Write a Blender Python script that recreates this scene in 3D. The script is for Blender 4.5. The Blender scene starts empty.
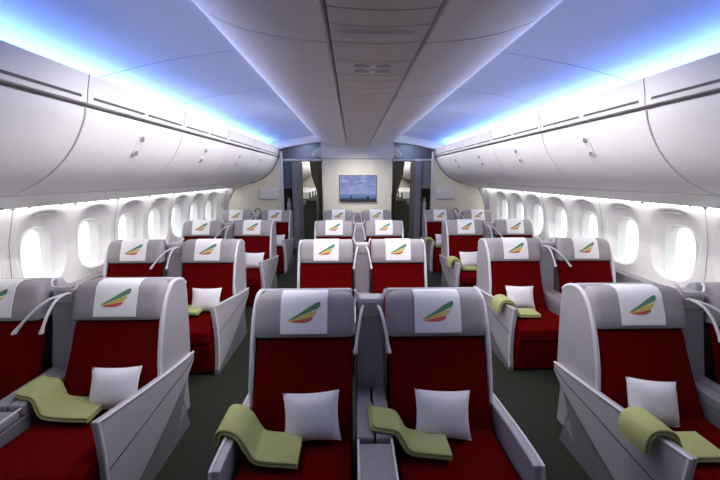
import bpy, bmesh, math, random
from mathutils import Vector, Matrix
random.seed(4)
S = bpy.context.scene
COL = S.collection

# ---------------------------------------------------------------- camera
cam = bpy.data.cameras.new('camera'); cam_ob = bpy.data.objects.new('camera', cam); COL.objects.link(cam_ob)
F = 345.0
cam.sensor_width = 36; cam.sensor_fit = 'HORIZONTAL'; cam.lens = F / 720 * 36; cam.clip_start = .02
th = math.atan(63.5 / F); yaw = math.atan(8 * math.cos(th) / F)
fwd = Vector((math.sin(yaw) * math.cos(th), math.cos(yaw) * math.cos(th), -math.sin(th)))
cam_ob.location = (-.12, 0, 1.76)
cam_ob.rotation_euler = fwd.to_track_quat('-Z', 'Y').to_euler()
S.camera = cam_ob

# ---------------------------------------------------------------- light
S.view_settings.view_transform = 'Standard'; S.view_settings.look = 'None'
S.view_settings.gamma = 1; S.view_settings.use_curve_mapping = False
S.view_settings.exposure = 0.0
w = bpy.data.worlds.new('daylight'); S.world = w; w.use_nodes = True
bg = w.node_tree.nodes['Background']; bg.inputs[0].default_value = (.93, .97, 1, 1); bg.inputs[1].default_value = 1.5

def area(name, loc, direction, sx, sy, power, color, spread=180):
    l = bpy.data.lights.new(name, 'AREA'); l.shape = 'RECTANGLE'; l.size = sx; l.size_y = sy
    l.energy = power; l.color = color; l.spread = math.radians(spread)
    o = bpy.data.objects.new(name, l); COL.objects.link(o); o.location = loc
    z = -Vector(direction).normalized(); y = Vector((0, 1, 0)); x = y.cross(z).normalized(); y = z.cross(x)
    o.rotation_euler = Matrix((x, y, z)).transposed().to_euler()
    return o
BLUE = (.16, .27, 1.0); WHITE = (1.0, .965, .94)
Y0, Y1, YR = -1.2, 7.7, 15.8
YA, YB = 1.3, 7.5; MID = (YA + YB) / 2; LEN = YB - YA
for s in (-1, 1):
    area('cove_led_blue', (s * 1.90, MID - .6, 2.345), (-s * 1, 0, .22), .05, LEN + 1.2, 27, BLUE, 110)
    area('cove_led_white', (s * 1.68, MID + .3, 2.40), (-s * 1, 0, .20), .02, LEN, 3, WHITE, 30)
    area('centre_edge_led', (s * .905, MID + .35, 2.55), (s * 1, 0, -.56), .03, LEN - .7, 11, WHITE, 66)  # added fill with no fixture, brightens the valance and side bins
    area('sidewall_led', (s * 2.80, MID + .3, 1.535), (s * .55, 0, -1), .04, LEN, 7, WHITE)
    area('aisle_fill', (s * .60, 4.3, 2.38), (s * .60, .27, -1), .2, 6.0, 54, WHITE)  # added fill without a fixture, aimed at the seat fronts
    area('rear_led', (s * 1.3, 12.5, 2.40), (s * .4, 0, -1), .5, 5, 70, WHITE)
    area('doorway_led', (s * 1.2, 8.1, 2.55), (0, 0, -1), .3, .3, 5, (.6, .7, 1))
area('partition_fill', (0, 6.7, 2.34), (0, .9, -1), .4, .2, 6, WHITE, 90)  # added fill to lift the cream partition, no lamp there
area('cabin_fill', (0, 5.0, 2.35), (0, .22, -1), .4, 5.0, 40, WHITE)  # added overhead fill for seats and bins, no real fixture

# ---------------------------------------------------------------- materials
def mat(name, col, rough=.5, noise=0, nscale=40, bump=0, bscale=300, metal=0, emit=None, es=0, spec=.5, rib=False):
    m = bpy.data.materials.new(name); m.use_nodes = True; nt = m.node_tree; b = nt.nodes['Principled BSDF']
    b.inputs['Base Color'].default_value = (*col, 1); b.inputs['Roughness'].default_value = rough
    b.inputs['Metallic'].default_value = metal; b.inputs['Specular IOR Level'].default_value = spec
    tc = nt.nodes.new('ShaderNodeTexCoord')
    if noise:
        n = nt.nodes.new('ShaderNodeTexNoise'); n.inputs['Scale'].default_value = nscale; n.inputs['Detail'].default_value = 3
        r = nt.nodes.new('ShaderNodeValToRGB')
        r.color_ramp.elements[0].position = .3; r.color_ramp.elements[1].position = .7
        r.color_ramp.elements[0].color = (*[c * (1 - noise) for c in col], 1)
        r.color_ramp.elements[1].color = (*[min(1, c * (1 + noise)) for c in col], 1)
        nt.links.new(tc.outputs['Object'], n.inputs['Vector']); nt.links.new(n.outputs[0], r.inputs[0]); nt.links.new(r.outputs[0], b.inputs['Base Color'])
    if bump:
        if rib:
            t = nt.nodes.new('ShaderNodeTexWave'); t.bands_direction = 'X'; t.inputs['Scale'].default_value = 28
        else:
            t = nt.nodes.new('ShaderNodeTexNoise'); t.inputs['Scale'].default_value = bscale
        nt.links.new(tc.outputs['Object'], t.inputs['Vector'])
        bp = nt.nodes.new('ShaderNodeBump'); bp.inputs['Strength'].default_value = bump; bp.inputs['Distance'].default_value = .002
        nt.links.new(t.outputs[1 if rib else 0], bp.inputs['Height']); nt.links.new(bp.outputs[0], b.inputs['Normal'])
    if emit:
        b.inputs['Emission Color'].default_value = (*emit, 1); b.inputs['Emission Strength'].default_value = es
    return m
M = dict(
    bin=mat('bin_plastic', (.72, .70, .72), .38, .02, 3),
    cbin=mat('centre_bin_plastic', (.72, .67, .67), .42, .02, 3),
    cpanel=mat('centre_panel_plastic', (.58, .52, .50), .5, .03, 6),
    ceil=mat('ceiling_panel_blue_light_tint', (.62, .70, .90), .6, .01, 2),  # white panel, with the blue of the cove light mixed into its colour
    wall=mat('sidewall_lining', (.80, .78, .76), .5, .02, 3),
    reveal=mat('window_bezel', (.84, .83, .82), .35, .01, 3),
    cream=mat('partition_laminate', (.74, .70, .58), .6, .03, 8),
    partw=mat('partition_white', (.68, .66, .66), .5, .02, 8),
    dark=mat('dark_gap', (.02, .018, .02), .8, .1, 20),
    slot=mat('vent_slot', (.10, .09, .10), .7, .1, 20),
    gtrim=mat('grey_trim', (.30, .29, .30), .5, .05, 20),
    carpet=mat('carpet_green', (.0105, .0155, .0065), .95, .5, 130, .8, 500),
    red=mat('red_seat_fabric', (.105, .0012, .0014), .95, .14, 60, .5, rib=True, spec=.03),
    headrest=mat('headrest_fabric', (.36, .33, .35), .75, .05, 90, .2, 500, spec=.25),
    shell=mat('seat_shell_plastic', (.42, .40, .43), .42, .03, 10),
    shelld=mat('seat_base_plastic', (.19, .18, .20), .5, .05, 10),
    rim=mat('shell_rim', (.66, .64, .68), .35, .02, 10),
    console=mat('console_plastic', (.27, .25, .285), .5, .05, 30),
    cloth=mat('white_cloth', (.93, .91, .92), .85, .02, 50, .2, 600, spec=.2),
    pillow=mat('pillow_cotton', (.86, .83, .86), .9, .03, 30, .4, 90, spec=.2),
    blanket=mat('green_fleece', (.44, .46, .19), .95, .08, 120, .6, 400, spec=.1),
    led=mat('led_strip', (.9, .9, .9), .5, emit=(.85, .92, 1), es=5),
    ledb=mat('led_strip_blue', (.9, .9, .9), .5, emit=(.30, .62, 1), es=4),
    chrome=mat('latch_metal', (.55, .55, .56), .25, .03, 20, metal=.8),
    curtain=mat('curtain_cloth', (.21, .195, .14), .9, .2, 20, .4, 200, spec=.1),
    navy=mat('closet_blue_grey', (.13, .145, .23), .5, .05, 20),
    post=mat('monument_grey', (.22, .22, .26), .5, .05, 20),
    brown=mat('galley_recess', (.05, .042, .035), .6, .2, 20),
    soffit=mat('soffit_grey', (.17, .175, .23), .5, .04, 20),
    olive=mat('rear_partition_olive', (.16, .175, .12), .8, .15, 30),
    eseat=mat('rear_seat_fabric', (.10, .11, .07), .9, .15, 50),
    egreen=mat('emblem_green', (.09, .26, .14), .7), eyellow=mat('emblem_yellow', (.72, .55, .12), .7), ered=mat('emblem_red', (.62, .10, .06), .7),
    black=mat('black_plastic', (.015, .015, .018), .4, .1, 30),
)
g = bpy.data.materials.new('window_glass'); g.use_nodes = True; nt = g.node_tree
for n in list(nt.nodes):
    if n.type == 'BSDF_PRINCIPLED': nt.nodes.remove(n)
tr = nt.nodes.new('ShaderNodeBsdfTransparent'); gl = nt.nodes.new('ShaderNodeBsdfGlossy'); gl.inputs['Roughness'].default_value = .02
mx = nt.nodes.new('ShaderNodeMixShader'); mx.inputs[0].default_value = .06
tr.inputs[0].default_value = (.97, .985, .98, 1)
nt.links.new(tr.outputs[0], mx.inputs[1]); nt.links.new(gl.outputs[0], mx.inputs[2]); nt.links.new(mx.outputs[0], nt.nodes['Material Output'].inputs[0])
M['glass'] = g

def picture_material():
    m = bpy.data.materials.new('screen_picture'); m.use_nodes = True; nt = m.node_tree; b = nt.nodes['Principled BSDF']
    N = nt.nodes.new; L = nt.links.new
    tc = N('ShaderNodeTexCoord'); sp = N('ShaderNodeSeparateXYZ'); L(tc.outputs['Generated'], sp.inputs[0])
    r = N('ShaderNodeValToRGB'); cr = r.color_ramp
    cr.elements[0].position = 0; cr.elements[0].color = (.012, .025, .07, 1)
    cr.elements[1].position = 1; cr.elements[1].color = (.14, .21, .52, 1)
    for p, c in ((.085, (.012, .025, .07)), (.11, (.10, .19, .42)), (.24, (.13, .25, .52)), (.27, (.30, .38, .68)), (.6, (.20, .26, .58))):
        e = cr.elements.new(p); e.color = (*c, 1)
    L(sp.outputs[2], r.inputs[0])
    mp = N('ShaderNodeMapping'); mp.inputs['Scale'].default_value = (2.5, 1, 7); L(tc.outputs['Generated'], mp.inputs[0])
    n = N('ShaderNodeTexNoise'); n.inputs['Scale'].default_value = 1.6; n.inputs['Detail'].default_value = 5; L(mp.outputs[0], n.inputs['Vector'])
    r2 = N('ShaderNodeValToRGB'); r2.color_ramp.elements[0].position = .48; r2.color_ramp.elements[1].position = .68; L(n.outputs[0], r2.inputs[0])
    gt = N('ShaderNodeMath'); gt.operation = 'GREATER_THAN'; gt.inputs[1].default_value = .30; L(sp.outputs[2], gt.inputs[0])
    mu = N('ShaderNodeMath'); mu.operation = 'MULTIPLY'; L(r2.outputs[0], mu.inputs[0]); L(gt.outputs[0], mu.inputs[1])
    mix = N('ShaderNodeMix'); mix.data_type = 'RGBA'; L(mu.outputs[0], mix.inputs[0]); L(r.outputs[0], mix.inputs[6]); mix.inputs[7].default_value = (.46, .50, .74, 1)
    L(mix.outputs[2], b.inputs['Emission Color']); b.inputs['Emission Strength'].default_value = .75
    b.inputs['Base Color'].default_value = (.02, .02, .02, 1); b.inputs['Roughness'].default_value = .3
    return m
M['picture'] = picture_material()

# ---------------------------------------------------------------- helpers
def link(name, me, m=None, parent=None, smooth=True, bevel=0, seg=3, angle=35):
    if m is not None and not me.materials: me.materials.append(m)
    o = bpy.data.objects.new(name, me); COL.objects.link(o)
    if parent: o.parent = parent
    if bevel:
        b = o.modifiers.new('bevel', 'BEVEL'); b.width = bevel; b.segments = seg; b.limit_method = 'ANGLE'; b.angle_limit = math.radians(30)
    if smooth:
        for p in me.polygons: p.use_smooth = True
        if not any(e.use_edge_sharp for e in me.edges):
            try: me.set_sharp_from_angle(angle=math.radians(angle if not bevel else 60))
            except Exception: pass
    return o
class MB:
    def __init__(s): s.v = []; s.f = []; s.mi = []
    def add(s, vs, fs, mi=0):
        k = len(s.v); s.v += [tuple(v) for v in vs]; s.f += [tuple(i + k for i in f) for f in fs]; s.mi += [mi] * len(fs)
    def box(s, x0, x1, y0, y1, z0, z1, mi=0):
        s.add([(x, y, z) for x in (x0, x1) for y in (y0, y1) for z in (z0, z1)],
              [(0, 1, 3, 2), (4, 6, 7, 5), (0, 4, 5, 1), (2, 3, 7, 6), (0, 2, 6, 4), (1, 5, 7, 3)], mi)
    def prism(s, poly, axis, a, b, mi=0):
        n = len(poly)
        def P(p, t): return {'x': (t, p[0], p[1]), 'y': (p[0], t, p[1]), 'z': (p[0], p[1], t)}[axis]
        s.add([P(p, a) for p in poly] + [P(p, b) for p in poly],
              [tuple(range(n)), tuple(range(2 * n - 1, n - 1, -1))] + [(i, i + n, (i + 1) % n + n, (i + 1) % n) for i in range(n)], mi)
    def loft(s, secs, closed=True, caps=True, mi=0):
        n = len(secs[0]); vs = [p for q in secs for p in q]; fs = []
        for k in range(len(secs) - 1):
            for i in range(n if closed else n - 1):
                j = (i + 1) % n; fs.append((k * n + i, k * n + j, (k + 1) * n + j, (k + 1) * n + i))
        if caps and closed: fs += [tuple(range(n))[::-1], tuple((len(secs) - 1) * n + i for i in range(n))]
        s.add(vs, fs, mi)
    def tube(s, pts, r, n=8, mi=0):
        pts = [Vector(p) for p in pts]; rs = r if isinstance(r, (list, tuple)) else [r] * len(pts); secs = []
        t0 = (pts[1] - pts[0]).normalized(); a = t0.orthogonal().normalized()
        for i, p in enumerate(pts):
            t = (pts[min(i + 1, len(pts) - 1)] - pts[max(i - 1, 0)]).normalized()
            a = (a - t * a.dot(t)).normalized(); b = t.cross(a)
            secs.append([p + (a * math.cos(q) + b * math.sin(q)) * rs[i] for q in [2 * math.pi * j / n for j in range(n)]])
        s.loft(secs, mi=mi)
    def mesh(s, name, mats):
        me = bpy.data.meshes.new(name); me.from_pydata(s.v, [], s.f)
        for m in (mats if isinstance(mats, (list, tuple)) else [mats]): me.materials.append(m)
        me.polygons.foreach_set('material_index', s.mi)
        bm = bmesh.new(); bm.from_mesh(me); bmesh.ops.recalc_face_normals(bm, faces=bm.faces); bm.to_mesh(me); bm.free()
        return me
    def build(s, name, m, parent=None, **k): return link(name, s.mesh(name, m), None, parent, **k)
def one(fn, *a): b = MB(); getattr(b, fn)(*a); return b
def smooth_path(pts, n=6):
    pts = [Vector(p) for p in pts]; out = []
    for i in range(len(pts) - 1):
        p0 = pts[max(i - 1, 0)]; p1 = pts[i]; p2 = pts[i + 1]; p3 = pts[min(i + 2, len(pts) - 1)]
        for k in range(n):
            t = k / n
            out.append(.5 * ((2 * p1) + (p2 - p0) * t + (2 * p0 - 5 * p1 + 4 * p2 - p3) * t * t + (3 * p1 - p0 - 3 * p2 + p3) * t ** 3))
    out.append(pts[-1]); return out
def sp2(pts, n=5): return [(p.x, p.y) for p in smooth_path([(a, b, 0) for a, b in pts], n)]
def thing(name, label, cat, loc=(0, 0, 0), group=None):
    o = bpy.data.objects.new(name, None); COL.objects.link(o); o.empty_display_size = .1; o.location = loc
    return tag(o, label, cat, group)
def tag(o, label, cat, group=None, kind=None):
    o['label'] = label; o['category'] = cat
    if group: o['group'] = group
    if kind: o['kind'] = kind
    return o
def struct(o, label=None):
    o['kind'] = 'structure'
    if label: o['label'] = label; o['category'] = o.name.split('_')[0]
    return o
def copy_tree(o, parent=None):
    c = o.copy(); COL.objects.link(c)
    if parent: c.parent = parent
    for ch in list(o.children): copy_tree(ch, c)
    return c

# ================================================================= STRUCTURE
struct(one('box', -2.95, 2.95, Y0, YR + .2, -.06, 0).build('floor', M['carpet'], smooth=False), 'dark green carpeted cabin floor with open aisles')

WP = sp2([(2.84, 1.56), (2.91, 1.35), (2.955, 1.15), (2.975, .9), (2.96, .6), (2.92, .3), (2.85, 0)], 5)
def wx(z):
    for (xa, za), (xb, zb) in zip(WP, WP[1:]):
        if zb <= z <= za: return xa + (xb - xa) * (za - z) / (za - zb)
    return WP[0][0] if z > WP[0][1] else WP[-1][0]
WIN_Z = 1.035; PITCH = .64; WIN_Y = [3.17 + PITCH * k for k in range(-2, 7)]
def sup(t, hw, hz, cy, cz, e=3.2):
    c, s_ = math.cos(t), math.sin(t)
    return cy + hw * math.copysign(abs(c) ** (2 / e), c), cz + hz * math.copysign(abs(s_) ** (2 / e), s_)
NW = 56
def side_wall(s, side):
    b = MB(); ts = [2 * math.pi * (i + .5) / NW for i in range(NW)]
    zl, zh = .66, 1.52
    for cy in WIN_Y:
        def ring(hw, hz, cz, d, e=3.2):
            out = []
            for t in ts:
                y, z = sup(t, hw, hz, cy, cz, e); out.append((s * (wx(z) + d), y, z))
            return out
        rect = []
        for t in ts:
            c, q = math.cos(t), math.sin(t); k = 1 / max(abs(c), abs(q)); y = cy + PITCH / 2 * c * k; z = (zl + zh) / 2 + (zh - zl) / 2 * q * k
            rect.append((s * wx(z), y, z))
        r1 = ring(.265, .345, 1.115, 0, 2.6)
        secs = [rect]
        for q in (.33, .66):
            sec = []
            for a, c in zip(rect, r1):
                y = a[1] + (c[1] - a[1]) * q; z = a[2] + (c[2] - a[2]) * q; sec.append((s * wx(z), y, z))
            secs.append(sec)
        secs += [r1, ring(.255, .335, 1.115, .014, 2.6), ring(.20, .283, 1.065, .060, 2.8), ring(.178, .278, 1.037, .066, 3), ring(.168, .27, WIN_Z, .070, 3.1)]
        b.loft(secs, caps=False)
    ya, yb = WIN_Y[0] - PITCH / 2, WIN_Y[-1] + PITCH / 2
    def strip(pz, y0, y1):
        n = max(1, int((y1 - y0) / .65)); secs = []
        for k in range(n + 1):
            y = y0 + (y1 - y0) * k / n; secs.append([(s * wx(z), y, z) for z in pz])
        b.loft(secs, closed=False)
    zz = [zl + (zh - zl) * k / 8 for k in range(9)]
    strip([0, .15, .3, .45, .6, .66], Y0, Y1); strip([1.52, 1.56], Y0, Y1)
    strip(zz, Y0, ya); strip(zz, yb, Y1)
    strip([0, .3, .6, .9, 1.2, 1.56], Y1, YR)
    o = b.build('wall_' + side, M['wall'], angle=50); struct(o, 'pale curved cabin sidewall with a row of windows on the ' + side)
    # dark vertical panel joints
    t = MB()
    for i in range(1, len(WIN_Y), 2):
        y = WIN_Y[i] + PITCH / 2
        t.tube([(s * (wx(z) - .0005), y, z) for z in (0, .3, .6, .9, 1.2, 1.5)], .0022, 6)
    t.build('panel_joint', M['gtrim'], o)
    return o
for s, side in ((-1, 'left'), (1, 'right')): side_wall(s, side)
NUM = 0
for s, side in ((-1, 'left'), (1, 'right')):
    for k, cy in enumerate(WIN_Y):
        NUM += 1
        b = MB(); ts = [2 * math.pi * (i + .5) / NW for i in range(NW)]
        def ring(hw, hz, d, e=3.1, flat=None):
            out = []
            for t in ts:
                y, z = sup(t, hw, hz, cy, WIN_Z, e); out.append((s * ((wx(z) if flat is None else flat) + d), y, z))
            return out
        b.loft([ring(.169, .271, .072), ring(.166, .268, .060), ring(.158, .260, .058), ring(.156, .257, .063), ring(.152, .253, .070), ring(.147, .249, .112), ring(.142, .245, .152), ring(.17, .272, .152)], caps=False)
        o = b.build('window_%d' % NUM, M['reveal'], angle=70)
        struct(o, 'rounded cabin window, number %d from the front on the %s wall' % (k + 1, side)); 
        gb = MB(); gb.add(ring(.151, .252, .090) , [tuple(range(NW))]); gb.build('pane', M['glass'], o, smooth=False)

# ceiling vault
CP = sp2([(2.06, 2.33), (1.98, 2.39), (1.85, 2.44), (1.6, 2.505), (1.33, 2.56), (.92, 2.62), (.6, 2.65), (0, 2.66)], 4)
cprof = CP + [(-x, z) for x, z in CP[::-1][1:]]
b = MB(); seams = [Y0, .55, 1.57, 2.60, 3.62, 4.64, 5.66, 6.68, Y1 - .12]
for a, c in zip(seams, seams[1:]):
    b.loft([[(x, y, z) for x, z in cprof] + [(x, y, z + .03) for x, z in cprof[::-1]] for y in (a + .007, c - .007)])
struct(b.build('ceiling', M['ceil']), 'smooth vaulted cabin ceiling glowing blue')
b = MB(); b.loft([[(x, y, z + .034) for x, z in cprof] + [(x, y, z + .06) for x, z in cprof[::-1]] for y in (Y0, Y1 + .0)])
struct(b.build('trim_1', M['black']), 'dark joints between ceiling panels')
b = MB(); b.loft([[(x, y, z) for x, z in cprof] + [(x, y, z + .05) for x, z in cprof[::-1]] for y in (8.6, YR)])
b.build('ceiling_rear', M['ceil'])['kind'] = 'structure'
# arched bulkhead band in front of the doors
inner = [(x * .985, z - .15) for x, z in cprof if z > 2.36]
outer = [(x, z + .0) for x, z in cprof if z > 2.36]
b = MB(); b.loft([[(x, y, z) for x, z in outer] + [(x, y, z) for x, z in inner[::-1]] for y in (Y1 - .12, Y1 + .05)])
struct(b.build('trim_2', M['partw']), 'white arched band where the ceiling meets the partition')
# recessed soffit over the two doorways
b = MB(); b.loft([[(x, y, z + .0) for x, z in cprof] + [(x, y, 2.11) for x, z in cprof[::-1]] for y in (8.45, 8.6)])
for s in (-1, 1): b.box(*sorted((s * .76, s * 1.9)), Y1 + .02, 8.5, 2.60, 2.66)
struct(b.build('trim_3', M['soffit']), 'grey recessed soffit above the doorways')
for s in (-1, 1):
    o = one('box', *sorted((s * .78, s * 1.69)), Y1 - .02, Y1 + .03, 2.095, 2.135).build('trim_%d' % (4 if s < 0 else 5), M['partw'], bevel=.006)
    struct(o, 'thin white transom bar across the %s doorway' % ('left' if s < 0 else 'right'))
    b = MB(); b.prism([(s * .80, 2.20), (s * 1.00, 2.17), (s * 1.02, 2.25), (s * .88, 2.40), (s * .80, 2.42)], 'y', 8.0, 8.2)
    o = b.build('soffit_box', M['bin'], bevel=.01)
    tag(o, 'pale box unit above the curtain of the %s doorway' % ('left' if s < 0 else 'right'), 'ceiling unit', 'units above the doorways')

# side overhead structure: valance, trough, underside
def valance(s, side, n0):
    for q, (y0, y1) in enumerate(((Y0, Y1), (8.6, YR))):
        b = MB()
        pf = [(1.712, 2.195), (1.70, 2.27), (1.682, 2.34), (1.679, 2.358), (1.688, 2.361), (1.71, 2.35), (1.76, 2.325), (2.0, 2.32), (2.06, 2.33), (2.06, 2.29), (1.78, 2.195)]
        b.prism([(s * x, z) for x, z in pf], 'y', y0, y1)
        o = b.build('trim_%d' % (n0 + q * 2) , M['bin'], bevel=.004)
        struct(o, 'white light valance above the overhead bins, %s side' % side)
        if q == 0:
            t = MB(); gj = MB()
            ys = BINS
            for a, c in zip(ys, ys[1:]):
                m_ = (a + c) / 2
                for p, r in ((a + .05, m_ - .03), (m_ + .03, c - .05)):
                    if r > p: t.prism([(s * 1.712, 2.222), (s * 1.7025, 2.222), (s * 1.7005, 2.236), (s * 1.71, 2.236)], 'y', p, r)
                gj.tube([(s * 1.711, a, 2.195), (s * 1.699, a, 2.27), (s * 1.681, a, 2.34), (s * 1.678, a, 2.358)], .003, 6)
            t.build('vent_slot', M['slot'], o, smooth=False); gj.build('joint', M['gtrim'], o)
            one('box', *sorted((s * 1.80, s * 1.95)), y0 + .3, y1 - .2, 2.325, 2.332).build('led_strip', M['ledb'], o, smooth=False)
        b = MB(); b.prism([(s * 1.765, 2.155), (s * 1.755, 2.19), (s * 1.80, 2.193), (s * 2.9, 2.19), (s * 2.95, 1.56), (s * 2.85, 1.56), (s * 2.84, 2.0)], 'y', y0, y1)
        struct(b.build('trim_%d' % (n0 + q * 2 + 1), M['slot'], smooth=False), 'dark gap behind the overhead bins, %s side' % side)
    # service strip under the bins + sidewall light
    b = MB(); b.prism([(s * 2.315, 1.625), (s * 2.33, 1.617), (s * 2.50, 1.563), (s * 2.56, 1.544), (s * 2.76, 1.513), (s * 2.785, 1.512), (s * 2.785, 1.535), (s * 2.56, 1.60), (s * 2.34, 1.65)], 'y', Y0, Y1)
    o = b.build('trim_%d' % (n0 + 4), M['bin'], bevel=.004); struct(o, 'service strip under the overhead bins, %s side' % side)
    t = MB(); y = .4
    while y < Y1 - .2:
        for dx in (2.60, 2.68):
            t.tube([(s * dx, y, 1.5355 - (dx - 2.54) * .146 + .012), (s * dx, y, 1.5355 - (dx - 2.54) * .146)], .009, 8)
        y += .3
    t.build('air_nozzle', M['gtrim'], o)
    o = one('box', *sorted((s * 2.70, s * 2.84)), Y0, Y1, 1.549, 1.556).build('trim_%d' % (n0 + 5), M['led'], smooth=False)
    struct(o, 'bright sidewall light strip above the %s windows' % side)
BINS = [-.17, 1.03, 2.23, 3.44, 4.63, 5.79, 6.95, 7.695]
valance(-1, 'left', 10); valance(1, 'right', 16)

# ================================================================= OVERHEAD BINS (side)
DP = sp2([(1.726, 2.168), (1.748, 2.09), (1.825, 1.95), (1.925, 1.835), (2.045, 1.742), (2.17, 1.677), (2.30, 1.635)], 5)
def door_at(z):
    for (xa, za), (xb, zb) in zip(DP, DP[1:]):
        if zb <= z <= za: return xa + (xb - xa) * (za - z) / (za - zb)
    return DP[0][0]
def side_bin(s, y0, y1, latch=True):
    L = y1 - y0
    t = thing('overhead_bin', '', 'overhead bin')
    gp = .007
    back = [(x + .03, z + .012) for x, z in DP]
    b = MB(); b.prism([(s * x, z) for x, z in DP] + [(s * x, z) for x, z in back[::-1]], 'y', gp, L - gp)
    d = b.build('door', M['bin'], t, bevel=.005, seg=2)
    b = MB(); b.prism([(s * (x + .045), z + .01) for x, z in DP[1:]] + [(s * 2.70, 1.62), (s * 2.78, 2.14), (s * 1.82, 2.15)], 'y', .0, L)
    b.build('housing', M['gtrim'], t, smooth=False)
    if latch:
        m_ = L * .5
        z1, z0 = 2.055, 1.935
        b = MB(); pts = [(s * (door_at(z) - .001), m_, z) for z in (z1, (z1 + z0) / 2, z0)]
        n = Vector((-s, 0, -.28)).normalized(); up = Vector((s * (door_at(z0) - door_at(z1)), 0, z0 - z1)).normalized(); yv = Vector((0, 1, 0))
        cpt = Vector(pts[1])
        def rr(hw, hl, off):
            out = []
            for i in range(24):
                a = 2 * math.pi * i / 24; yy = hw * math.cos(a); uu = hw * math.sin(a) + math.copysign(hl - hw, math.sin(a))
                out.append(cpt + yv * yy + up * uu + n * off)
            return out
        b.loft([rr(.032, .095, -.004), rr(.032, .095, .004), rr(.028, .091, .006), rr(.024, .087, .001)])
        h = b.build('latch', M['bin'], t)
        for e in (-1, 1):
            c = cpt + up * e * .060
            q = MB(); q.tube([c + n * .001, c + n * .012], .020, 16); q.build('latch_button', M['chrome'], h)
    return t
order = ['nearest', 'second', 'third', 'fourth', 'fifth', 'sixth', 'last']
for s, side in ((-1, 'left'), (1, 'right')):
    for i, (a, c) in enumerate(zip(BINS[1:], BINS[2:])):
        o = side_bin(s, a, c, latch=(c - a) > .8); o.location = (0, a, 0)
        o['label'] = '%s closed white overhead bin along the %s windows%s' % (order[i].capitalize() if i < 5 else 'Short last', side, ' counted from the front' if 0 < i < 5 else (', with curved door' if i == 0 else ' against the cream partition'))
        o['label'] = o['label'].lower(); o['group'] = 'overhead bins along the windows'
    o = side_bin(s, BINS[0], BINS[1]); o.location = (0, BINS[0], 0); o['label'] = 'white overhead bin above the camera on the %s side' % side; o['group'] = 'overhead bins along the windows'
    # rear cabin bins, far beyond the doorway
    for k in range(4):
        o = side_bin(s, 0, 1.6, False); o.location = (0, 9.2 + 1.6 * k, 0)
        o['label'] = 'white overhead bin of the rear cabin seen through the %s doorway' % side; o['group'] = 'rear cabin bins beyond the %s doorway' % side

# ================================================================= CENTRE BINS
CB = sp2([(.238, 2.390), (.30, 2.396), (.45, 2.412), (.62, 2.445), (.76, 2.495), (.84, 2.545), (.872, 2.585)], 5)
CBY = [-.6, .6, 1.8, 3.0, 4.2, 5.4, 6.6, 7.66]
for s, side in ((-1, 'left'), (1, 'right')):
    for i, (a, c) in enumerate(zip(CBY, CBY[1:])):
        t = thing('centre_overhead_bin', '%s ceiling bin of the centre row over the %s aisle' % (['out-of-view', 'nearest visible', 'second', 'third', 'fourth', 'fifth', 'last'][i], side), 'overhead bin', (0, a, 0), 'centre ceiling bins')
        g_ = .005 if i < 3 else .0018
        b = MB(); b.prism([(s * x, z) for x, z in CB] + [(s * (x - .012), z + .02) for x, z in CB[::-1]], 'y', g_, c - a - g_)
        b.build('door', M['cbin'], t, bevel=.008 if i < 3 else .002, seg=3)
        b = MB(); b.prism([(s * (x - .016), z + .016) for x, z in CB] + [(s * .75, 2.615), (s * .236, 2.615)], 'y', 0, c - a)
        b.build('housing', M['gtrim'], t, smooth=False)
# centre panel pieces with cross joints
cuts = [-.6, .4, .9, 1.43, 1.575, 1.765, 2.03, 2.29, 2.43, 2.60, 2.78, 3.0, 3.5, 4.1, 4.7, 5.4, 6.1, 6.8, 7.66]
for i, (a, c) in enumerate(zip(cuts, cuts[1:])):
    n = 10; xs = [-.214 + .428 * k / n for k in range(n + 1)]
    b = MB(); low = [(x, 2.389 - .014 * (1 - (x / .222) ** 2)) for x in xs]
    b.prism(low + [(.214, 2.41), (-.214, 2.41)], 'y', a + .0025, c - .0025)
    o = b.build('ceiling_panel', M['cpanel'], bevel=.003, seg=2)
    ORD = ['first', 'second', 'third', 'fourth', 'fifth', 'sixth', 'seventh', 'eighth', 'ninth', 'tenth', 'eleventh']
    lab = ('plain grey centre ceiling panel, %s one beyond the grille panel' % ORD[i - 7] if i > 6 else
           'plain grey centre ceiling panel between the oval recess and the grilles' if i == 5 else
           'plain grey centre ceiling panel, %s one nearer than the oval recess' % ORD[3 - i] if i < 4 else '')
    tag(o, lab, 'ceiling panel', 'centre ceiling service panels')
    if abs(a - 1.575) < .01:
        o['label'] = 'centre ceiling panel with a shallow oval recess'; del o['group']
        q = MB(); ring1 = []; ring2 = []; 
        for k in range(32):
            t_ = 2 * math.pi * k / 32; cx_, sy_ = math.cos(t_), math.sin(t_)
            for R, (hx, hy, dz) in ((ring1, (.185, .062, .0)), (ring2, (.165, .048, .011))):
                x = hx * math.copysign(abs(cx_) ** .6, cx_); y = 1.67 + hy * sy_
                R.append((x, y, 2.389 - .014 * (1 - (x / .222) ** 2) - dz))
        q.loft([ring1, ring2]); q.build('lamp_cover', M['cpanel'], o)
    if abs(a - 2.03) < .01:
        o['label'] = 'centre ceiling panel with two rows of grille openings and lamps'; del o['group']
        for yy in (2.10, 2.20):
            for xx in (-.062, .062):
                q = MB(); q.loft([[(xx + .045 * math.cos(t_), yy + .028 * math.sin(t_), z) for t_ in [2 * math.pi * k / 20 for k in range(20)]] for z in (2.381, 2.3745)])
                gr = q.build('grille', M['gtrim'], o)
            q = MB(); q.box(-.014, .014, yy - .025, yy + .025, 2.370, 2.378); q.build('lens', M['bin'], o, bevel=.004)
b = MB(); b.box(-.24, .24, Y0, Y1, 2.412, 2.44)
struct(b.build('trim_6', M['dark'], smooth=False), 'dark grooves on either side of the centre ceiling panel')
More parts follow.
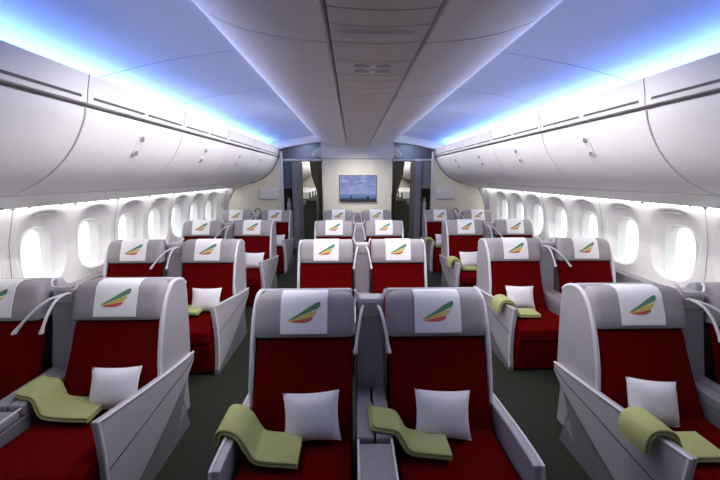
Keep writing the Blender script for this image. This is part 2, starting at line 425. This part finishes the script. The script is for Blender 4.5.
for s in (-1, 1):
    o = one('box', *sorted((s * .78, s * .85)), Y0 + .4, Y1 - .15, 2.618, 2.624).build('trim_%d' % (7 if s < 0 else 8), M['led'], smooth=False)
    struct(o, 'light strip above the centre bins on the %s' % ('left' if s < 0 else 'right'))

# ================================================================= PARTITION
b = MB(); b.box(-.755, .755, Y1, Y1 + .12, 0, 2.135)
o = b.build('wall_back', M['cream'], bevel=.01); struct(o, 'cream partition wall with the screen between the two doorways')
q = MB(); q.box(-.79, .79, Y1 - .02, Y1 + .14, 2.14, 2.60); q.build('header', M['partw'], o, bevel=.02)
for s, side in ((-1, 'left'), (1, 'right')):
    b = MB()
    out = [(wx(z) - .07 - max(0, (z - 1.0)) * .18, z) for z in (0, .3, .6, .9, 1.2, 1.4, 1.53)]
    top = [(x - .012, z - .012) for x, z in DP[::-1] if z < 2.15]
    poly = [(1.66, 0)] + out + top + [(1.66, 2.2)]
    b.prism([(s * x, z) for x, z in poly], 'y', Y1 + .0, Y1 + .1)
    o = b.build('wall_partition_%s' % side, M['cream'], smooth=False); struct(o, 'cream side partition below the bins on the %s' % side)
    q = MB(); q.prism([(s * (x - .01), z) for x, z in out] + [(s * (x + .13), z) for x, z in out[::-1]], 'y', Y1 - .02, Y1 + .1)
    q.build('edge_trim', M['gtrim'], o, smooth=False)
    q = MB(); q.box(*sorted((s * 1.645, s * 1.69)), Y1 - .012, Y1 + .12, 0, 2.3); q.build('door_jamb', M['partw'], o, bevel=.01)
    t = thing('wall_unit', 'small white flap box on the cream %s partition beside the doorway' % side, 'wall unit', (s * 1.94, Y1, 1.39), 'white boxes on the partitions')
    q = MB(); q.box(-.20, .20, -.09, 0, -.125, .12); q.build('body', M['bin'], t, bevel=.03)
    q = MB(); q.box(-.17, .17, -.098, -.085, -.07, .09); q.build('flap', M['partw'], t, bevel=.005)
    # doorway monuments
    t = thing('galley_cabinet', ('blue-grey galley cabinet just inside the left doorway' if s < 0 else 'pale grey galley cabinet just inside the right doorway'), 'cabinet', (0, 8.45, 0))
    um = M['navy'] if s < 0 else M['gtrim']
    q = MB(); q.box(*sorted((s * 1.56, s * 2.3)), 0, .5, 1.47, 2.12); q.build('upper_cupboard', um, t, bevel=.01)
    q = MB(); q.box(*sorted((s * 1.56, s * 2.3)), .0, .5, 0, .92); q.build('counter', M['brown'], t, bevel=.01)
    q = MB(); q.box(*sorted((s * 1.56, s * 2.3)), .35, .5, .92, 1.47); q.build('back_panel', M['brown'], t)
    q = MB(); q.box(*sorted((s * 1.40, s * 1.56)), -.05, .7, 0, 2.12); q.build('post', M['post'], t, bevel=.01)
    q = MB(); q.tube([(s * 1.68, 8.60, .921), (s * 1.68, 8.60, 1.12), (s * 1.68, 8.60, 1.16), (s * 1.68, 8.60, 1.24)], [.055, .055, .03, .035], 16)
    tag(q.build('coffee_pot', M['bin']), 'small pale jug on the galley counter inside the %s doorway' % side, 'jug', 'jugs in the galleys')
    # curtain
    b = MB(); n = 40; secs = []
    for z, sc in ((2.09, 1.0), (1.8, .92), (1.5, .72), (1.3, .60), (1.1, .55), (.6, .58), (.02, .62)):
        fr = []; bk = []
        for k in range(n + 1):
            u = k / n; x = .80 + .28 * (sc * 1.6 - .6) * u; y = 7.99 + .022 * math.sin(u * 2 * math.pi * 6)
            fr.append((s * x, y, z)); bk.append((s * x, y + .012, z))
        secs.append(fr + bk[::-1])
    b.loft(secs)
    tag(b.build('curtain', M['curtain']), 'dark gathered curtain hanging in the %s doorway' % side, 'curtain', 'doorway curtains')
    q = MB(); q.tube([(s * .76, 7.995, 2.105), (s * 1.66, 7.995, 2.105)], .012, 8); tag(q.build('curtain_rail', M['gtrim']), 'slim rail carrying the curtain in the %s doorway' % side, 'rail')
    # rear cabin low divider
    t = thing('low_divider', 'low dark divider with a white card, beyond the %s doorway' % side, 'divider', (s * 1.55, 9.9, 0), 'low dividers beyond the doorways')
    q = MB(); q.box(-.42, .42, 0, .06, 0, 1.10); q.build('panel', M['olive'], t, bevel=.02)
    q = MB(); q.box(-.10 , .12, -.012, 0, .97, 1.10); q.build('card', M['cloth'], t, bevel=.003)
b = MB(); b.box(-.74, .74, 8.5, 9.2, 0, 2.6); struct(b.build('wall_1', M['post'], smooth=False), 'grey monument behind the centre partition')
b = MB(); b.box(-2.95, 2.95, YR, YR + .1, 0, 2.7); struct(b.build('wall_2', M['cream'], smooth=False), 'far end wall of the rear cabin')
b = MB(); b.box(-2.95, 2.95, Y0 - .1, Y0, 0, 2.7); struct(b.build('wall_front', M['cream'], smooth=False), 'cabin wall behind the camera')
# outer skin so that daylight only comes through the windows
b = MB()
for s in (-1, 1):
    b.box(*sorted((s * 2.86, s * 3.10)), Y0 - .1, YR + .1, -.1, .70); b.box(*sorted((s * 2.90, s * 3.10)), Y0 - .1, YR + .1, 1.42, 2.75)
    b.box(*sorted((s * 3.02, s * 3.10)), Y0 - .1, WIN_Y[0] - .2, .7, 1.42)
    b.box(*sorted((s * 3.02, s * 3.10)), WIN_Y[-1] + .2, YR + .1, .7, 1.42)
    for a, c in zip(WIN_Y, WIN_Y[1:]): b.box(*sorted((s * 3.06, s * 3.10)), a + .16, c - .16, .7, 1.42)
b.box(-3.1, 3.1, Y0 - .1, YR + .1, 2.72, 2.8)
struct(b.build('wall_outer', M['gtrim'], smooth=False), 'outer skin of the fuselage')

# screen
t = thing('wall_screen', 'flat screen showing a blue sea and cloudy sky on the cream centre partition', 'screen', (.012, Y1 - .002, 1.507))
q = MB(); q.box(-.405, .405, -.055, 0, -.295, .285); q.build('frame', M['black'], t, bevel=.006)
q = MB(); q.box(-.398, .398, -.060, -.054, -.272, .280); p = q.build('display', M['picture'], t, smooth=False)
q = MB(); q.box(-.165, -.135, -.063, -.0605, -.245, -.150); q.box(-.175, -.13, -.063, -.0605, -.262, -.215); q.box(.18, .25, -.063, -.0605, -.262, -.195); q.box(.20, .235, -.063, -.0605, -.20, -.17)
q.build('silhouette', M['black'], p, smooth=False)

# ================================================================= SEATS
EMB = [([(155, 295), (205, 262), (250, 235), (330, 178), (385, 145), (405, 138), (413, 150), (412, 172), (400, 190), (370, 203), (300, 236), (200, 284)], 0),
       ([(165, 297), (230, 272), (300, 241), (385, 210), (381, 230), (366, 252), (345, 264), (280, 278), (190, 298)], 1),
       ([(165, 301), (230, 292), (300, 278), (354, 267), (348, 286), (325, 302), (290, 311), (220, 310)], 2)]
CACHE = {}
def seat(s, prm):
    """s: side of the outer shell (+1 right, -1 left). prm: height, reach and flare of the arm tip."""
    az, yt, fla = prm
    t = thing('airline_seat', '', 'seat', group='business class seats')
    b = MB(); b.prism(sp2([(-.34, .40), (-.265, .55), (-.19, .70), (-.118, .868)], 3) + [(-.02, .875), (-.19, .36)], 'x', -.272, .272)
    b.build('backrest', M['red'], t, bevel=.028, seg=4)
    # headrest
    sec = [(-.128, .880), (-.134, .90), (-.118, .96), (-.085, 1.04), (-.068, 1.08), (-.040, 1.103), (0, 1.11), (.035, 1.102), (.055, 1.07), (.06, .88)]
    secs = []
    for x, k, dz in ((-.285, .55, .06), (-.280, .8, .035), (-.262, .95, .014), (-.235, 1, .003), (-.1, 1, 0), (.1, 1, 0), (.235, 1, .003), (.262, .95, .014), (.280, .8, .035), (.285, .55, .06)):
        secs.append([(x, -.03 + (y + .03) * k, .88 + (z - .88) * (1 - dz / .23)) for y, z in sec])
    b = MB(); b.loft(secs); b.build('headrest', M['headrest'], t, angle=50)
    b = MB(); b.box(-.272, .272, -.112, .03, .868, .879); b.build('headrest_seam', M['dark'], t, smooth=False)
    cp = [(-.1375, .906), (-.1345, .918), (-.123, .962), (-.0905, 1.043), (-.0735, 1.084), (-.043, 1.1095), (0, 1.1165), (.037, 1.108), (.061, 1.073), (.065, 1.02)]
    b = MB(); b.loft([[(x, y, z) for y, z in cp] + [(x, y + .003, z - .003) for y, z in cp[::-1]] for x in (-.132, .132)])
    hc = b.build('headrest_cover', M['cloth'], t, angle=50)
    b = MB(); k = .292 / 390
    for poly, mi in EMB:
        v = []
        for px, py in poly:
            x = (px - 284) * k * .95; z = 1.116 - (py - 75) * k * .84
            yy = -.1255
            for (ya, za), (yb, zb) in zip(cp, cp[1:]):
                if za <= z <= zb: yy = ya + (yb - ya) * (z - za) / (zb - za); break
            v.append((x, yy - .0025, z))
        m = len(v); cx = sum(a[0] for a in v) / m; 
        b.add(v, [tuple(range(m))], mi)
    b.build('emblem', [M['egreen'], M['eyellow'], M['ered']], hc, smooth=False)
    b = MB(); b.prism([(-.27, .425), (-.45, .418), (-.78, .445), (-.865, .425), (-.88, .33), (-.86, .30), (-.27, .28)], 'x', -.270, .270)
    b.build('seat_cushion', M['red'], t, bevel=.025, seg=4)
    b = MB(); b.prism([(-.862, .295), (-.835, .02), (-.76, .02), (-.76, .295)], 'x', -.278, .278)
    b.build('leg_rest', M['red'], t, bevel=.012)
    b = MB(); b.box(-.27, .27, -.75, .02, .0, .275); b.build('seat_frame', M['shelld'], t, bevel=.01)
    # back shell
    b = MB(); b.prism([(.03, .25), (.064, .85), (.068, 1.05), (.09, 1.092), (.13, 1.09), (.158, 1.04), (.165, .8), (.15, .05), (.03, .05)], 'x', -.274, .274)
    b.build('back_shell', M['shell'], t, bevel=.015)
    # wing
    front = sp2([(.205, 1.02), (.165, 1.058), (.10, 1.078), (.035, 1.074), (-.025, 1.035), (-.075, .97), (-.12, .88), (-.16, .77), (-.20, .63), (-.22, .50)], 4)
    poly = front + [(-.22, .30), (.10, .30), (.175, .50), (.20, .80), (.21, .96)]
    xi, xo = s * .277, s * .299
    b = MB(); b.prism(poly, 'x', xi, xo); wg = b.build('side_wing', M['shell'], t, bevel=.006)
    b = MB(); b.tube([(s * .288, y, z) for y, z in front], .0145, 10); b.build('wing_rim', M['rim'], wg)
    # arm
    top = sp2([(.15, .50), (-.05, .50 + (az - .50) * .18), (yt * .5, .50 + (az - .50) * .58), (yt * .8, .50 + (az - .50) * .86), (yt, az)], 4)
    low = sp2([(.15, .445), (.03, .37), (-.12, .30), (-.36, .20), (-.60, .115), (-.835, .05)], 4)
    def at(path, u):
        q = u * (len(path) - 1); i = min(int(q), len(path) - 2); f = q - i
        return path[i][0] * (1 - f) + path[i + 1][0] * f, path[i][1] * (1 - f) + path[i + 1][1] * f
    def armpt(u, v, off=0):
        a, c = at(low, u), at(top, u)
        y = a[0] + (c[0] - a[0]) * v + .018 * u ** 6 * math.sin(math.pi * v); z = a[1] + (c[1] - a[1]) * v
        fl = fla * u ** 2.5 * v ** 2
        return (s * (.288 + off + fl), y, z)
    b = MB(); secs = []; NU, NV = 20, 8
    for i in range(NU + 1):
        u = i / NU
        secs.append([armpt(u, j / NV, .045) for j in range(NV + 1)] + [armpt(u, 1 - j / NV, 0) for j in range(NV + 1)])
    b.loft(secs)
    arm = b.build('arm_panel', M['shell'], t, bevel=.007)
    b = MB(); b.tube([tuple(Vector(armpt(i / NU, 1, .041)) + Vector((0, 0, .001))) for i in range(NU + 1)] + [tuple(Vector(armpt(1, 1 - j / NV, .041)) + Vector((0, -.002, 0))) for j in range(1, NV + 1)], .0085, 8); b.build('arm_rim', M['rim'], arm)
    b = MB(); b.tube([armpt(u, v, .0448) for u, v in [(k / 16, .42 + .14 * math.sin(math.pi * k / 32)) for k in range(17)]], .003, 6); b.build('groove', M['dark'], arm)
    gp2 = sp2([(-.80, .07), (-.60, .13), (-.36, .215), (-.12, .315), (.03, .385)], 3)
    b = MB(); b.prism([(-.835, 0), (-.835, .05), (-.60, .12), (-.36, .205), (-.10, .315), (.05, .39), (-.03, .24), (.02, .0)], 'x', s * .284, s * .325)
    bp = b.build('base_panel', M['shelld'], t, bevel=.004)
    b = MB(); b.prism([(-.02, .15), (-.13, .09), (-.06, .22)], 'x', s * .3245, s * .3275); b.build('triangle_mark', M['gtrim'], bp, smooth=False)
    return t
def console(k=0):
    t = thing('seat_console', '', 'console', group='consoles between seats')
    b = MB(); b.prism([(-.115, .50), (-.02, .98), (-.005, 1.03), (.03, 1.045), (.12, 1.04), (.15, .9), (.15, .5)], 'x', -.086, .086); bp = b.build('back_panel', M['console'], t, bevel=.012)
    b = MB(); b.box(-.07, .07, -.035, .10, .94, 1.048); b.build('top_cap', M['shell'], bp, bevel=.016)
    rp = smooth_path([(-.090, .02, 1.095), (-.084, .0, 1.088), (-.074, -.015, 1.062), (-.055, -.02, 1.050), (.055, -.02, 1.050), (.074, -.015, 1.062), (.084, .0, 1.088), (.090, .02, 1.095)], 4)
    b = MB(); b.tube(rp, .008, 8); b.build('top_rim', M['rim'], bp)
    b = MB(); b.box(-.086, .086, -.84, .14, 0, .465); b.build('body', M['shelld'], t, bevel=.006)
    b = MB(); b.box(-.086, -.004, -.50, -.09, .468, .535); b.build('armrest', M['console'], t, bevel=.012)
    b = MB(); b.box(.006, .086, -.50, -.09, .468, .535); b.build('armrest', M['console'], t, bevel=.012)
    b = MB(); b.box(-.084, .084, -.85, -.512, .468, .515); b.build('storage_lid', M['console'], t, bevel=.012)
    b = MB(); b.tube([(-.080, -.50, .52), (-.080, -.85, .515)], .006, 8); b.tube([(.080, -.50, .52), (.080, -.85, .515)], .006, 8); b.build('lid_rim', M['rim'], t)
    for s in (-1, 1):
        if k: x0, x1 = -k * (.055 + .012 * s), k * (.065 + .080 * s)
        else: x0, x1 = s * .040, s * .09
        X = lambda u: x0 + (x1 - x0) * u
        pts = smooth_path([(X(0), .0, 1.005), (X(.16), -.06, 1.015), (X(.42), -.13, .995), (X(.70), -.19, .93), (X(.97), -.235, .845), (X(1), -.24, .83)], 5)
        rs = [.0085] * (len(pts) - 7) + [.010, .012, .013, .0135, .0135, .013, .009]
        b = MB(); b.tube(pts, rs, 10); b.build('reading_light_arm', M['rim'], t)
    return t

AC, AL, AR = (.57, -.71, -.015), (.615, -.73, -.045), (.59, -.78, -.03)
ROWD = dict(L=[2.22, 3.70, 5.36, 6.98], C=[1.95, 3.66, 5.30, 6.98], R=[2.02, 3.70, 5.36, 6.98])
rown = ['front-row', 'second-row', 'third-row', 'farthest-row']
det = {
 ('L', 0, 'a'): 'with pillow and green blanket, left of the left aisle', ('L', 0, 'w'): 'cut off by the left picture edge, beside the left windows',
 ('R', 0, 'a'): 'with pillow and blanket over its arm, right of the right aisle', ('R', 0, 'w'): 'cut off by the right picture edge, beside the right windows',
}
protos = {}
def get_seat(s, az):
    if (s, az) not in protos: protos[(s, az)] = o = seat(s, az); return o
    return copy_tree(protos[(s, az)])
CON = {}; SH = [0, .03, .035, .04]
for blk in 'LCR':
    for r in range(4):
        D = ROWD[blk][r]
        if blk == 'C': items = [(-.395, -1, 'l', AC), (.365, 1, 'r', AC)]; cx = -.015
        elif blk == 'L': items = [(-1.62 - SH[r], 1, 'a', AL), (-2.39 - SH[r], -1, 'w', AL)]; cx = -2.005 - SH[r]
        else: items = [(1.61 + SH[r], -1, 'a', AR), (2.38 + SH[r], 1, 'w', AR)]; cx = 1.995 + SH[r]
        for x, s, k, az in items:
            o = get_seat(s, az); o.location = (x, D, 0); o.scale = (1, 1, .985)
            side = {'L': 'left', 'R': 'right'}.get(blk)
            if blk == 'C': lab = '%s red seat with grey headrest, %s one of the centre pair' % (rown[r], 'left' if k == 'l' else 'right')
            elif k == 'a': lab = '%s red aisle seat with grey headrest in the %s window block' % (rown[r], side)
            else: lab = '%s red seat with grey headrest directly beside the %s windows' % (rown[r], side)
            o['label'] = lab.replace('farthest-row', 'farthest-row')
        if blk not in CON: CON[blk] = c = console({'L': -1, 'C': 0, 'R': 1}[blk])
        else: c = copy_tree(CON[blk])
        c.location = (cx, D, 0)
        c['label'] = 'grey console with two curved lamp arms between the %s seats of the %s' % (rown[r], {'L': 'left window block', 'C': 'centre pair', 'R': 'right window block'}[blk])

# pillows
def pillow_mesh():
    n = 14; b = MB(); hw = .150; hh = .122
    def pt(u, v, side):
        e = (1 - abs(u) ** 3.0) * (1 - abs(v) ** 3.0); th_ = .060 * e ** .62
        k = 1
        return (u * hw * (1 - .09 * (1 - v * v)), side * th_ - .0015 * side, v * hh * (1 - .08 * (1 - u * u)))
    for side in (-1, 1):
        vs = [pt(-1 + 2 * i / n, -1 + 2 * j / n, side) for j in range(n + 1) for i in range(n + 1)]
        b.add(vs, [(j * (n + 1) + i, j * (n + 1) + i + 1, (j + 1) * (n + 1) + i + 1, (j + 1) * (n + 1) + i) for j in range(n) for i in range(n)])
    me = b.mesh('pillow', M['pillow'])
    bm = bmesh.new(); bm.from_mesh(me); bmesh.ops.remove_doubles(bm, verts=bm.verts, dist=.004); bmesh.ops.recalc_face_normals(bm, faces=bm.faces); bm.to_mesh(me); bm.free()
    return me
pm = pillow_mesh()
pil = [(-.335, 1.95, -.06, 'on the left seat of the front centre pair'), (.350, 1.95, .05, 'on the right seat of the front centre pair'),
       (-1.525, 2.22, -.02, 'on the front-row aisle seat left of the aisle'), (-2.40, 2.22, 0, 'on the front seat at the left picture edge'),
       (1.535, 2.02, .13, 'leaning on the front-row seat right of the aisle'),
       (-1.60, 3.70, .0, 'on the second-row aisle seat in the left block'), (1.61, 3.70, .03, 'on the second-row aisle seat in the right block'),
       (-1.58, 5.36, .0, 'on the third-row aisle seat in the left block'), (1.64, 5.36, .0, 'on the third-row aisle seat in the right block'),
       (-1.58, 6.98, .0, 'on the farthest-row aisle seat in the left block'), (1.66, 6.98, .0, 'on the farthest-row aisle seat in the right block')]
for x, D, rr_, l in pil:
    o = link('pillow', pm, smooth=True); o.location = (x, D - .345, .533); o.rotation_euler = (math.radians(-24), rr_, 0)
    tag(o, 'white square pillow ' + l, 'pillow', 'white pillows on the seats')

# blankets
def blanket(path, w, y0, skew=0, fold=2):
    """folded fleece strip following a path in x-z, width w along y"""
    P = smooth_path([(x, 0, z) for x, z in path], 6); b = MB(); T = .0075
    ys0 = y0
    for layer in range(fold):
        off = layer * (2 * T + .001); secs = []
        for i, p in enumerate(P):
            t = (P[min(i + 1, len(P) - 1)] - P[max(i - 1, 0)]).normalized(); n = Vector((-t.z, 0, t.x))
            if n.z < 0 and abs(n.z) > .3: n = -n
            if abs(n.z) <= .3 and i: n = n if n.dot(pn) > 0 else -n
            pn = n
            u = i / (len(P) - 1); yy = ys0 + skew * u; c = p + n * (off + T)
            m = 10; sec = []
            hw = w / 2 - .003 * layer
            for k in range(16):
                a = 2 * math.pi * k / 16; ca, sa = math.cos(a), math.sin(a)
                sec.append(c + Vector((0, yy + math.copysign(hw - T, ca) + T * ca, 0)) + n * (T * sa))
            secs.append(sec)
        b.loft(secs)
    return b
def place_blanket(cx, D, path, w, y0, skew, lab):
    o = blanket(path, w, y0, skew).build('blanket', M['blanket'], angle=50); o.location = (cx, D, 0)
    tag(o, 'folded light green blanket ' + lab, 'blanket', 'green blankets on the seats')
def arm_path(s, zt):  # over the outer arm at side s
    return [(s * .362, zt - .085), (s * .360, zt - .03), (s * .340, zt + .006), (s * .295, zt + .006), (s * .262, zt - .014), (s * .236, .5 * zt + .228), (s * .195, .458), (s * .13, .449), (-s * .02, .447)]
def con_path(s, e=.0):    # over console on side s (distance to console centre .38)
    return [(s * .405, .550), (s * .385, .540), (s * .33, .538), (s * .285, .536), (s * .262, .505), (s * .236, .465), (s * .19, .449), (s * .10, .447), (-s * (.02 + e), .447)]
place_blanket(-.395, 1.95, arm_path(-1, .553), .20, -.38, -.11, 'over the left arm of the front centre pair')
place_blanket(.365, 1.95, con_path(-1, -.04), .16, -.38, -.10, 'over the console onto the right front centre seat')
place_blanket(-1.615, 2.22, con_path(-1, .04), .19, -.34, -.10, 'on the front-row aisle seat of the left block')
place_blanket(1.61, 2.02, arm_path(-1, .585), .175, -.58, .0, 'over the aisle arm of the right front-row seat')
place_blanket(-1.65, 3.70, con_path(-1, .02), .20, -.34, -.10, 'on the second-row aisle seat of the left block')
place_blanket(1.64, 3.70, arm_path(-1, .585), .175, -.58, .0, 'over the aisle arm of the second-row right seat')
place_blanket(1.645, 5.36, arm_path(-1, .585), .175, -.58, .0, 'over the aisle arm of the third-row right seat')
place_blanket(1.65, 6.98, arm_path(-1, .585), .175, -.58, .0, 'over the aisle arm of the farthest right aisle seat')

# headsets hooked on the farthest consoles
for cx, side in ((-2.04, 'left'), (2.01, 'right')):
    t = thing('headset', 'small dark headset on the farthest %s window-block console' % side, 'headset', (cx, 7.07, 1.036), 'headsets on the farthest consoles')
    b = MB(); b.tube([(-.05 * math.cos(a), 0, .01 + .075 * math.sin(a)) for a in [math.pi * k / 10 for k in range(11)]], .007, 8); b.build('headband', M['black'], t)
    for q in (-1, 1):
        b = MB(); b.tube([(q * .05 - .016, 0, .018), (q * .05 + .016, 0, .018)], .025, 14); b.build('earpad', M['black'], t)

# ================================================================= REAR CABIN SEATS
def rear_seat():
    t = thing('rear_cabin_seat', '', 'seat')
    b = MB(); b.prism([(-.12, .42), (.0, 1.28), (.09, 1.28), (.05, .40)], 'x', -.21, .21); b.build('backrest', M['eseat'], t, bevel=.03)
    b = MB(); b.prism([(-.028, 1.08), (-.006, 1.25), (.001, 1.295), (.085, 1.295), (.085, 1.28), (.02, 1.27)], 'x', -.17, .17); b.build('headrest_cover', M['cloth'], t, bevel=.005)
    b = MB(); b.box(-.21, .21, -.50, .02, .32, .45); b.build('seat_cushion', M['eseat'], t, bevel=.03)
    b = MB(); b.box(-.18, .18, -.40, .0, 0, .318); b.build('base', M['shelld'], t)
    return t
rs0 = None
for s, side in ((-1, 'left'), (1, 'right')):
    for r in range(6):
        for c in range(3):
            if rs0 is None: rs0 = o = rear_seat()
            else: o = copy_tree(rs0)
            o.location = (s * (1.62 + .47 * c), 10.8 + .82 * r, .0)
            o['label'] = 'small rear-cabin seat with white headrest cover seen through the %s doorway' % side
            o['group'] = 'rear cabin seats beyond the %s doorway' % side
